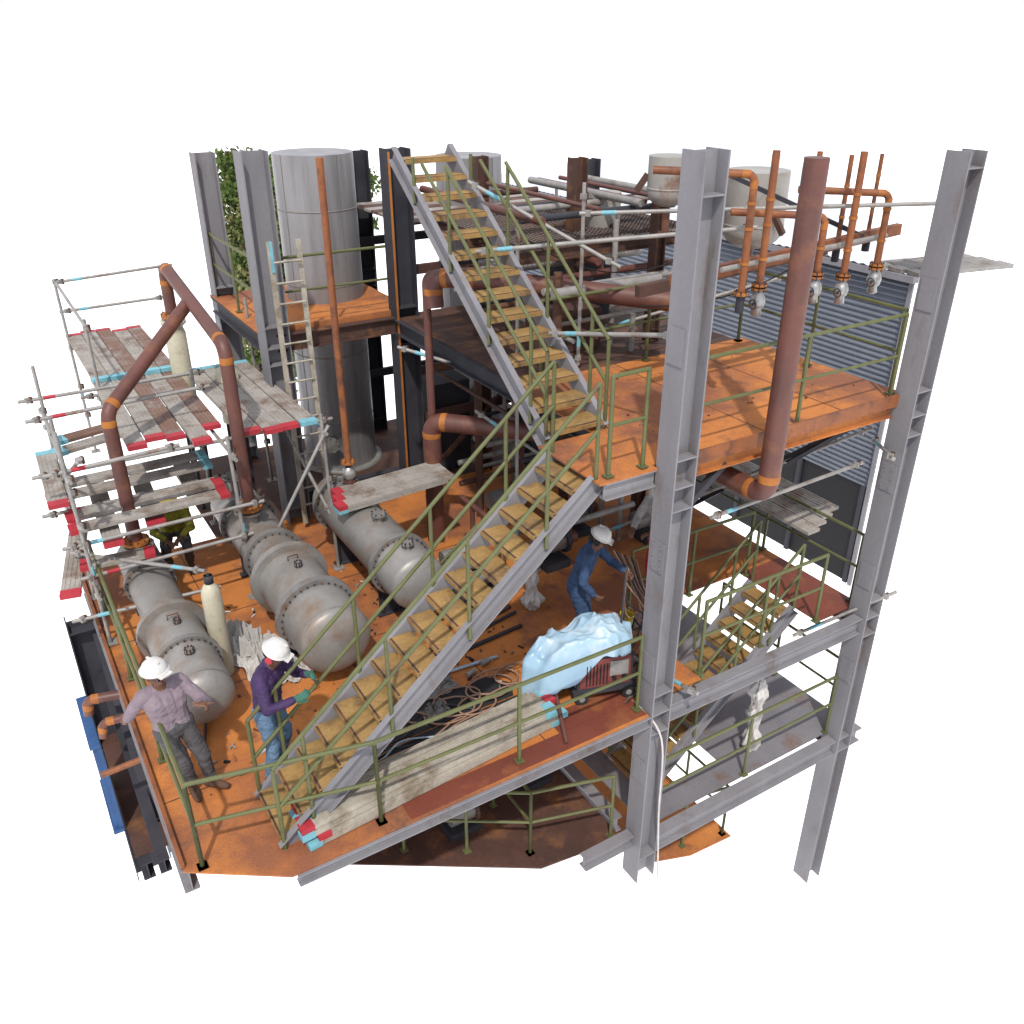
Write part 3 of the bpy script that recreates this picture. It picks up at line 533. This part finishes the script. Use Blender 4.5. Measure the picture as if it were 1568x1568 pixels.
for i in range(K+1):
    t=i/K
    for j in range(N):
        an=2*math.pi*j/N; tail=max(0,math.cos(an-3.45))**3
        fold=.09*math.sin(an*5+1.3)+.06*math.sin(an*8+.5)+.035*math.sin(an*13)
        sq=1/max(abs(math.cos(an)),abs(math.sin(an)))**.45
        rx=(.38+.50*tail)*sq; ry=.29*sq
        rr=min(t*1.35,1)*(1+.16*max(0,t-.62))*(1+fold*t*t)
        x=rx*rr*math.cos(an); y=ry*rr*math.sin(an)
        dr=max(0,t-.66)/.34
        z=.80-.04*t*t-dr**1.1*(.24+.08*math.sin(an*3+2)+.36*tail)
        e=Vector((x*2.6,y*2.6,1))
        z+=.05*noise.noise(Vector((x*3,y*3,1)))+.09*(.5-abs(noise.noise(e*1.2))*2)+.035*(.4-abs(noise.noise(e*3.4))*2)+.03*math.sin(an*8+1)*dr+.14*math.exp(-((x-.05)**2+y*y)*11)-.10*tail*t
        vs.append(L(x-.04,y+.04,z))
fs=[(i*N+j,i*N+(j+1)%N,(i+1)*N+(j+1)%N,(i+1)*N+j) for i in range(K) for j in range(N)]
b=B('blue_tarpaulin'); b.add(vs,fs,'bluetarp',True); b.done()
b=B('debris'); R=random.Random(12)
for i in range(320):
    x=R.uniform(.6,5.2); y=R.uniform(6.9,10.4); s=R.uniform(.008,.032); m=R.choice(['galv','brown','steel_dark','whitetarp','dark','brown','rustorange'])
    if R.random()<.5: b.box((x,y,s*.4+.004),(s*R.uniform(1,3),s,s*.8),m,R.uniform(0,3))
    else: aa=R.uniform(0,3); b.cyl((x,y,.014),(x+s*3*math.cos(aa),y+s*3*math.sin(aa),.014),.01,m,6)
for i in range(30):
    x=R.uniform(5.8,8.9); y=R.uniform(6.3,8.4); s=R.uniform(.006,.018); b.box((x,y,2.95+s*.4+.004),(s*R.uniform(1,3),s,s*.8),R.choice(['galv','brown','brown']),R.uniform(0,3))
for (p,q,m,r) in [((3.0,7.6,.03),(4.4,7.5,.03),'paleblue',.02),((1.15,7.2,.03),(1.8,7.15,.03),'galv',.025),((4.25,5.8,.05),(4.65,6.75,.32),'rustpipe',.024),((3.6,7.9,.03),(5.1,8.2,.03),'steel_dark',.02),((3.6,8.0,.03),(5.1,8.35,.03),'brown',.03),((3.4,7.75,.03),(5.0,7.9,.03),'steel_dark',.025),((.9,7.6,.03),(1.2,8.6,.03),'brown',.02)]: b.cyl(p,q,r,m,8)
for (x,y) in ((3.9,7.35),(4.15,7.45),(3.0,7.2)): b.cyl((x,y,.05),(x+.12,y+.03,.05),.035,'chrome',12)
b.done()
b=B('paint_bucket'); b.lathe((7.25,7.6,2.95),(0,0,1),[(0,.09),(.2,.1),(.21,.105),(.2,.09),(.1,.08)],'galv',20); b.lathe((7.25,7.6,2.95),(0,0,1),[(.05,.0985),(.15,.1005)],'redp',20); b.done()
b=B('paint_bucket'); b.lathe((6.15,7.2,.0),(0,0,1),[(0,.08),(.2,.09),(.21,.095),(.2,.085),(.1,.08)],'yellowp',20); b.tube([(6.15+.09*math.cos(t),7.2,.2+.09*math.sin(t)) for t in [i*.35 for i in range(10)]],.004,'galv',6); b.done()
def wrapped(x,y,z0,sd_,hgt=1.0):
    vs=[];N,K=30,40
    for i in range(K+1):
        t=i/K
        for j in range(N):
            an=2*math.pi*j/N
            r=.05+.09*math.exp(-((t-.15)/.13)**2)+.04*math.exp(-((t-.5)/.12)**2)+.07*math.exp(-((t-.8)/.1)**2)
            if t>.97: r*=.3
            r*=1+.6*noise.noise(Vector((math.cos(an)*1.8+sd_,math.sin(an)*1.8,t*6)))-.5*abs(noise.noise(Vector((math.cos(an)*3+sd_,math.sin(an)*3,t*9))))
            vs.append((x+r*math.cos(an),y+r*math.sin(an),z0+t*hgt))
    fs=[(i*N+j,i*N+(j+1)%N,(i+1)*N+(j+1)%N,(i+1)*N+j) for i in range(K) for j in range(N)]
    b=B('plastic_wrapped_valve'); b.add(vs,fs,'whitetarp'); b.cyl((x,y,z0),(x,y,z0+hgt*.96),.035,'galv',10); b.cyl((x-.12,y,z0+hgt*.62),(x+.12,y,z0+hgt*.62),.03,'galv',10); b.done()
wrapped(5.35,8.2,0,1,.9); wrapped(7.75,6.25,-2.08,7,1.25)
b=B('rusty_pipe'); b.pipe([(.5,8.4,-.35),(-.05,8.45,-.42)],.035,'pipeorange'); b.pipe([(.4,9.6,-.3),(.02,9.7,-.3),(.0,9.7,-.5)],.06,'rustpipe'); b.pipe([(.4,9.2,-.35),(.1,9.25,-.35),(.08,9.25,-.55)],.05,'rustpipe'); b.done()
b=B('blue_container')
for i in range(10): b.box((-.04,9.45+i*.1,-1.45),(.07,.05,1.4),'bluebin')
b.box((.0,9.9,-1.45),(.05,1.0,1.35),'bluebin'); b.box((-.04,9.9,-.76),(.12,1.05,.05),'bluebin'); b.box((-.04,9.9,-2.15),(.12,1.05,.05),'bluebin'); b.done()
# ---------------------------------------------------------------- background warehouse (chamfered end)
b=B('corrugated_warehouse')
vs=[];n=80
for i in range(n+1):
    z=-1.0+i*(4.1/n); x=14+(.03 if i%2 else -.02); vs+=[(x,9.45,z),(x,24,z)]
b.add(vs,[(2*i,2*i+1,2*i+3,2*i+2) for i in range(n)],'siding')
b.add([(14.02,9.45,-3.2),(14.02,24,-3.2),(14.02,24,-1.0),(14.02,9.45,-1.0)],[(0,1,2,3)],'dark')  # near-black sheet, shade of the void below the siding put in as colour
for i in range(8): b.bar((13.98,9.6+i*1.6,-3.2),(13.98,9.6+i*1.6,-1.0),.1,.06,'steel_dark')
vs=[];n=150
for i in range(n+1):
    y=9.35+i*.1; dz=.03 if i%2 else 0; xe=min(22,14.1+(y-9.35)*.75); vs+=[(13.85,y,3.12+dz),(xe,y,3.12+(xe-13.85)*.07+dz)]
b.add(vs,[(2*i,2*i+2,2*i+3,2*i+1) for i in range(n)],'roof')
b.span(13.8,13.95,9.35,24.3,3.0,3.11,'steel'); b.span(13.93,13.97,9.42,9.5,-3.2,3.0,'steel')
b.add([(14.05,9.5,-3.2),(21.4,19.3,-3.2),(21.4,19.3,3.5),(14.05,9.5,3.0)],[(0,1,2,3)],'siding')
b.done()
# ---------------------------------------------------------------- foliage
b=B('tree'); R=random.Random(9)
for (x,y) in ((6.0,20.8),(8.4,21.3)):
    b.tube([(x,y,-3),(x+.1,y,0),(x-.1,y+.1,2),(x,y,3.6)],[.16,.13,.09,.03],'bark',8)
    for k in range(7): a=R.uniform(0,6.3); z=R.uniform(.5,3); b.tube([(x,y,z),(x+.6*math.cos(a),y+.6*math.sin(a),z+.7)],[.05,.015],'bark',6)
cl=[(R.uniform(5.55,6.9),R.uniform(20.6,22.2),R.uniform(-.5,4.2),R.uniform(.3,.6)) for _ in range(150)]+[(R.uniform(8.0,8.7),R.uniform(20.4,21.8),R.uniform(2.4,4.2),R.uniform(.25,.45)) for _ in range(22)]
for (x,y,z,r) in cl:
    m=R.choice(['leaf','leaf','leaf2'])
    for k in range(170):
        d=Vector((R.gauss(0,1),R.gauss(0,1),R.gauss(0,1))).normalized()*r*R.uniform(.3,1); p=Vector((x,y,z))+d
        if p.z>4.50: continue
        u=Vector((R.gauss(0,1),R.gauss(0,1),R.gauss(0,1))).normalized(); v=u.cross(Vector((R.random(),R.random(),R.random()))).normalized(); s=R.uniform(.04,.09)
        b.add([p-u*s,p+v*s*.6,p+u*s,p-v*s*.6],[(0,1,2,3)],m)
b.done()
# ---------------------------------------------------------------- people
def roundcone(V,F,p0,r0,p1,r1,n=12):
    p0=Vector(p0);p1=Vector(p1); 
    if (p1-p0).length<1e-4: p1=p0+Vector((0,0,1e-3))
    d,u,v=basis(p1-p0); rings=[]
    for k in range(5): a=-math.pi/2+.12+k*(math.pi/2-.12)/4; rings.append((p0+d*(r0*math.sin(a)),r0*math.cos(a)))
    for k in range(5): a=k*(math.pi/2-.12)/4; rings.append((p1+d*(r1*math.sin(a)),r1*math.cos(a)))
    o=len(V)
    for c,r in rings:
        for j in range(n): a=2*math.pi*j/n; V.append(tuple(c+(u*math.cos(a)+v*math.sin(a))*r))
    for i in range(len(rings)-1):
        for j in range(n): F.append((o+i*n+j,o+i*n+(j+1)%n,o+(i+1)*n+(j+1)%n,o+(i+1)*n+j))
    F.append(tuple(o+j for j in range(n))[::-1]); F.append(tuple(o+(len(rings)-1)*n+j for j in range(n)))
def person(org,ang,J,C,hat='hat',lookdown=0.0,headyaw=0,glasses=True,vox=.0075,muffs=False):
    root=bpy.data.objects.new('construction_worker',None); sc.collection.objects.link(root); root.empty_display_size=.2
    org=Vector(org); Rm=Matrix.Rotation(ang,3,'Z'); W=lambda v: org+Rm@Vector(v)
    bones=[]
    def bone(a,ra,b_,rb,m): bones.append((W(a),ra,W(b_),rb,m))
    g=lambda k: Vector(J[k])
    top,bot,hand_m=C['top'],C['bot'],C['hand']
    P_=g('pelvis'); SL,SR=g('sL'),g('sR'); Cc=(SL+SR)/2; up=(Cc-P_).normalized(); lat=(SL-SR).normalized(); HL,HR=P_+lat*.095,P_-lat*.095
    bone(HL,.105,HR,.105,bot); bone(P_+up*.02+lat*.05,.115,P_+up*.02-lat*.05,.115,bot)
    w=P_+up*.17
    for s in (-1,1):
        bone(P_+up*.08+lat*.065*s,.112,w+lat*.06*s,.105,top); bone(w+lat*.06*s,.105,Cc-up*.10+lat*.095*s,.118,top)
    bone(w,.11,Cc-up*.1,.125,top); bone(SL-lat*.02,.068,SR+lat*.02,.068,top); bone(Cc-up*.12+lat*.12,.09,Cc-up*.12-lat*.12,.09,top); bone(Cc-up*.04,.085,Cc+up*.05,.06,top)
    Hd=g('head'); bone(Cc+up*.0,.058,Hd-Vector((0,0,.07)),.052,'skin')
    for s,S,E,Wr in (('L',SL,g('eL'),g('wL')),('R',SR,g('eR'),g('wR'))):
        bone(S,.066,E,.052,top); bone(E,.052,Wr-(Wr-E).normalized()*.03,.038,top); bone(Wr-(Wr-E).normalized()*.03,.027,Wr,.025,hand_m)
        dr=J.get('h'+s); dr=(Vector(dr).normalized() if dr else (Wr-E).normalized()); pn=Vector(J.get('n'+s,(0,0,-1))); pn=(pn-dr*pn.dot(dr)).normalized(); sd_=dr.cross(pn)*(1 if s=='L' else -1)
        curl=J.get('c'+s,.5)
        big=1.25 if hand_m!='skin' else 1.0
        for q in (-.028,-.009,.01,.028): bone(Wr+sd_*q*.6,.015*big,Wr+dr*.085+sd_*q,.0125*big,hand_m)
        for fi,(q,Ln) in enumerate(((-.03,.062),(-.01,.078),(.011,.085),(.031,.075))):
            cc=curl; 
            if J.get('p'+s) and fi==3: cc=.05
            p=Wr+dr*.085+sd_*q; a=cc*.7
            for seg,fr_ in enumerate((.42,.33,.25)):
                dd=(dr*math.cos(a)+pn*math.sin(a)); p2=p+dd*Ln*fr_; bone(p,.0098*big,p2,.0088*big,hand_m); p=p2; a+=cc
        p=Wr+dr*.03+sd_*.03; dd=(dr*.6+sd_*.75+pn*.2).normalized(); p2=p+dd*.045; bone(p,.0135*big,p2,.011*big,hand_m); dd=(dr*.9+sd_*.2+pn*.4).normalized(); bone(p2,.011*big,p2+dd*.032,.0095*big,hand_m)
    for s,H_ in (('L',HL),('R',HR)):
        K_=g('k'+s); A=g('a'+s); f=Vector(J.get('f'+s,(1,0,0))).normalized()
        bone(H_,.098,K_,.068,bot); bone(K_,.068,A+Vector((0,0,.06)),.056,bot)
        A0=Vector((A.x,A.y,A.z)); bone(A0+Vector((0,0,.07)),.047,A0+Vector((0,0,-.02)),.045,'boot'); z=A.z-.045
        bone(Vector((A.x,A.y,z))-f*.045,.042,Vector((A.x,A.y,z))+f*.10,.044,'boot'); bone(Vector((A.x,A.y,z-.004))+f*.1,.045,Vector((A.x,A.y,z-.006))+f*.165,.036,'boot')
    hf=(Matrix.Rotation(headyaw,3,'Z')@Matrix.Rotation(lookdown,3,'Y')); HF=lambda x,y,z: Hd+hf@Vector((x,y,z))
    bone(HF(-.02,0,.035),.088,HF(.012,0,.03),.082,'skin'); bone(HF(.015,0,-.01),.07,HF(.035,0,-.075),.038,'skin'); bone(HF(0,.035,-.04),.04,HF(0,-.035,-.04),.04,'skin')
    bone(HF(.088,0,.012),.009,HF(.108,0,-.022),.013,'skin'); bone(HF(.083,.03,.02),.014,HF(.083,-.03,.02),.014,'skin')
    bone(HF(.086,.016,-.052),.008,HF(.086,-.016,-.052),.008,'lip')
    for s in (-1,1): bone(HF(-.005,.083*s,.012),.014,HF(-.012,.086*s,-.018),.012,'skin'); bone(HF(.076,.032*s,.006),.012,HF(.077,.030*s,.006),.012,'dark')
    bone(HF(-.055,0,.02),.075,HF(-.06,0,-.03),.055,'dark')
    V=[];F=[]
    for p0,r0,p1,r1,m in bones: roundcone(V,F,p0,r0,p1,r1)
    me=bpy.data.meshes.new('tmp'); me.from_pydata(V,[],F); tmp=bpy.data.objects.new('tmp',me); sc.collection.objects.link(tmp)
    mo=tmp.modifiers.new('r','REMESH'); mo.mode='VOXEL'; mo.voxel_size=vox
    ms=tmp.modifiers.new('s','SMOOTH'); ms.factor=.5; ms.iterations=3
    dg=bpy.context.evaluated_depsgraph_get(); m2=bpy.data.meshes.new_from_object(tmp.evaluated_get(dg)); bpy.data.objects.remove(tmp)
    nv=len(m2.vertices); co=np.empty(nv*3); m2.vertices.foreach_get('co',co); co=co.reshape(-1,3)
    nf=len(m2.polygons); fc=np.empty(nf*3); m2.polygons.foreach_get('center',fc); fc=fc.reshape(-1,3)
    best=np.full(nf,1e9); idx=np.zeros(nf,int); names=[]
    for p0,r0,p1,r1,m in bones:
        if m not in names: names.append(m)
        a=np.array(p0); d=np.array(p1)-a; L2=max(d@d,1e-9); t=np.clip(((fc-a)@d)/L2,0,1); ds=np.linalg.norm(fc-(a+t[:,None]*d),axis=1)-(r0+(r1-r0)*t)
        k=ds<best; best[k]=ds[k]; idx[k]=names.index(m)
    cloth=[names.index(m) for m in names if m in (top,bot)]
    isc=np.zeros(nv,bool)
    for p,i in zip(m2.polygons,idx):
        if i in cloth:
            for v in p.vertices: isc[v]=True
    nr=np.empty(nv*3); m2.vertices.foreach_get('normal',nr); nr=nr.reshape(-1,3)
    for i in range(nv):
        if isc[i]:
            c=Vector(co[i]); k=.011*noise.noise(Vector((c.x*9,c.y*9,c.z*17)))+.010*abs(noise.noise(Vector((c.x*18,c.y*18,c.z*34)))); co[i]+=nr[i]*k
    m2.vertices.foreach_set('co',co.ravel())
    m2.materials.clear()
    for m in names: m2.materials.append(MATS[m])
    m2.polygons.foreach_set('material_index',idx.astype(np.int32)); m2.polygons.foreach_set('use_smooth',[True]*nf); m2.update(); m2.name='body'
    ob=bpy.data.objects.new('body',m2); sc.collection.objects.link(ob); ob.parent=root
    hb=B('hard_hat'); upv=Rm@(hf@Vector((0,0,1))); c=W(HF(-.008,0,.055)); fw=Rm@(hf@Vector((1,0,0)))
    hb.lathe(c,upv,[(0,.118),(.03,.116),(.065,.10),(.095,.068),(.108,.03),(.11,0)],hat,28)
    hb.lathe(c,upv,[(.004,.114),(-.004,.135),(.002,.137),(.01,.117)],hat,28)
    q=c+fw*.10; dd,uu,vv=fw.normalized(),upv.normalized().cross(fw).normalized(),upv.normalized(); hb.obox(q+fw*.03-vv*.004,(dd,uu,vv),(.07,.13,.008),hat)
    hb.obox(c+vv*.105,(dd,uu,vv),(.16,.02,.012),hat); hb.done(root)
    if glasses:
        gb=B('safety_glasses')
        for s in (-1,1):
            q=W(HF(.094,.033*s,.008)); gb.obox(q,(dd,uu,vv),(.008,.05,.032),'gloss'); gb.obox(W(HF(.04,.082*s,.012)),(dd,uu,vv),(.11,.004,.006),'gloss')
        gb.obox(W(HF(.1,0,.014)),(dd,uu,vv),(.006,.03,.006),'gloss'); gb.done(root)
    if muffs:
        gb=B('ear_muffs')
        for s in (-1,1): gb.cyl(W(HF(-.005,.085*s,.0)),W(HF(-.005,.125*s,.0)),.036,'redp' if muffs=='r' else 'dark',14)
        gb.done(root)
rad=math.radians
person((.76,7.24,.0),rad(-70),dict(pelvis=(-.02,-.10,.86),sL=(-.06,.07,1.30),sR=(-.10,-.29,1.30),head=(-.03,-.15,1.51),
  eL=(.16,.17,1.09),wL=(.28,.0,1.22),hL=(.75,.65,.0),nL=(0,-.3,-1),cL=.9,pL=True,eR=(-.16,-.43,1.12),wR=(-.30,-.33,1.04),hR=(.1,-.9,-.2),cR=.9,
  kL=(.10,.06,.47),kR=(.06,-.12,.47),aL=(.08,.10,.09),aR=(.0,-.06,.09),fL=(1,.5,0),fR=(1,-.3,0)),dict(top='shirt',bot='trousers',hand='skin'),headyaw=.15,lookdown=.05)
person((1.52,6.98,.0),rad(-45),dict(pelvis=(-.03,0,.91),sL=(.04,.18,1.39),sR=(.06,-.20,1.39),head=(.15,-.01,1.57),
  eL=(.18,.26,1.15),wL=(.38,.13,1.26),hL=(.9,-.3,.5),nL=(0,-1,0),cL=.7,eR=(.16,-.30,1.13),wR=(.38,-.15,1.18),hR=(.9,.3,.5),nR=(0,1,0),cR=.7,
  kL=(.06,.12,.50),kR=(.04,-.12,.50),aL=(-.06,.13,.09),aR=(-.02,-.14,.09),fL=(1,.2,0),fR=(1,-.2,0)),dict(top='purple',bot='jeans',hand='glove'),lookdown=.5,muffs='r')
person((5.38,7.18,.0),rad(-50),dict(pelvis=(-.05,0,.92),sL=(.09,.18,1.40),sR=(.11,-.19,1.40),head=(.20,-.01,1.58),
  eL=(.30,.24,1.16),wL=(.50,.16,1.10),hL=(.9,-.2,-.4),nL=(0,-1,0),cL=.9,eR=(.10,-.30,1.13),wR=(.22,-.22,.93),hR=(.8,.2,-.5),nR=(0,1,0),cR=.9,
  kL=(.06,.12,.50),kR=(.10,-.12,.50),aL=(-.08,.13,.09),aR=(.05,-.14,.09)),dict(top='coverall',bot='coverall',hand='skin'),lookdown=.5,muffs='d')
person((1.62,11.6,.0),rad(-100),dict(pelvis=(-.1,0,.62),sL=(.12,.18,1.03),sR=(.12,-.19,1.03),head=(.22,0,1.2),
  eL=(.35,.24,.85),wL=(.5,.1,.8),eR=(.35,-.24,.85),wR=(.5,-.1,.78),kL=(.26,.14,.52),kR=(.26,-.14,.5),aL=(.0,.14,.09),aR=(.0,-.14,.09)),dict(top='hivis',bot='trousers',hand='skin'),lookdown=.4,vox=.01,hat='yellowp')
person((6.98,7.60,.0),rad(-170),dict(pelvis=(-.03,0,.92),sL=(.05,.18,1.40),sR=(.05,-.19,1.40),head=(.12,0,1.57),
  eL=(.2,.25,1.16),wL=(.4,.15,1.15),eR=(.2,-.25,1.16),wR=(.4,-.15,1.1),kL=(.06,.1,.5),kR=(.06,-.1,.5),aL=(0,.12,.09),aR=(0,-.12,.09)),dict(top='greyshirt',bot='redp',hand='skin'),lookdown=.4,vox=.01)
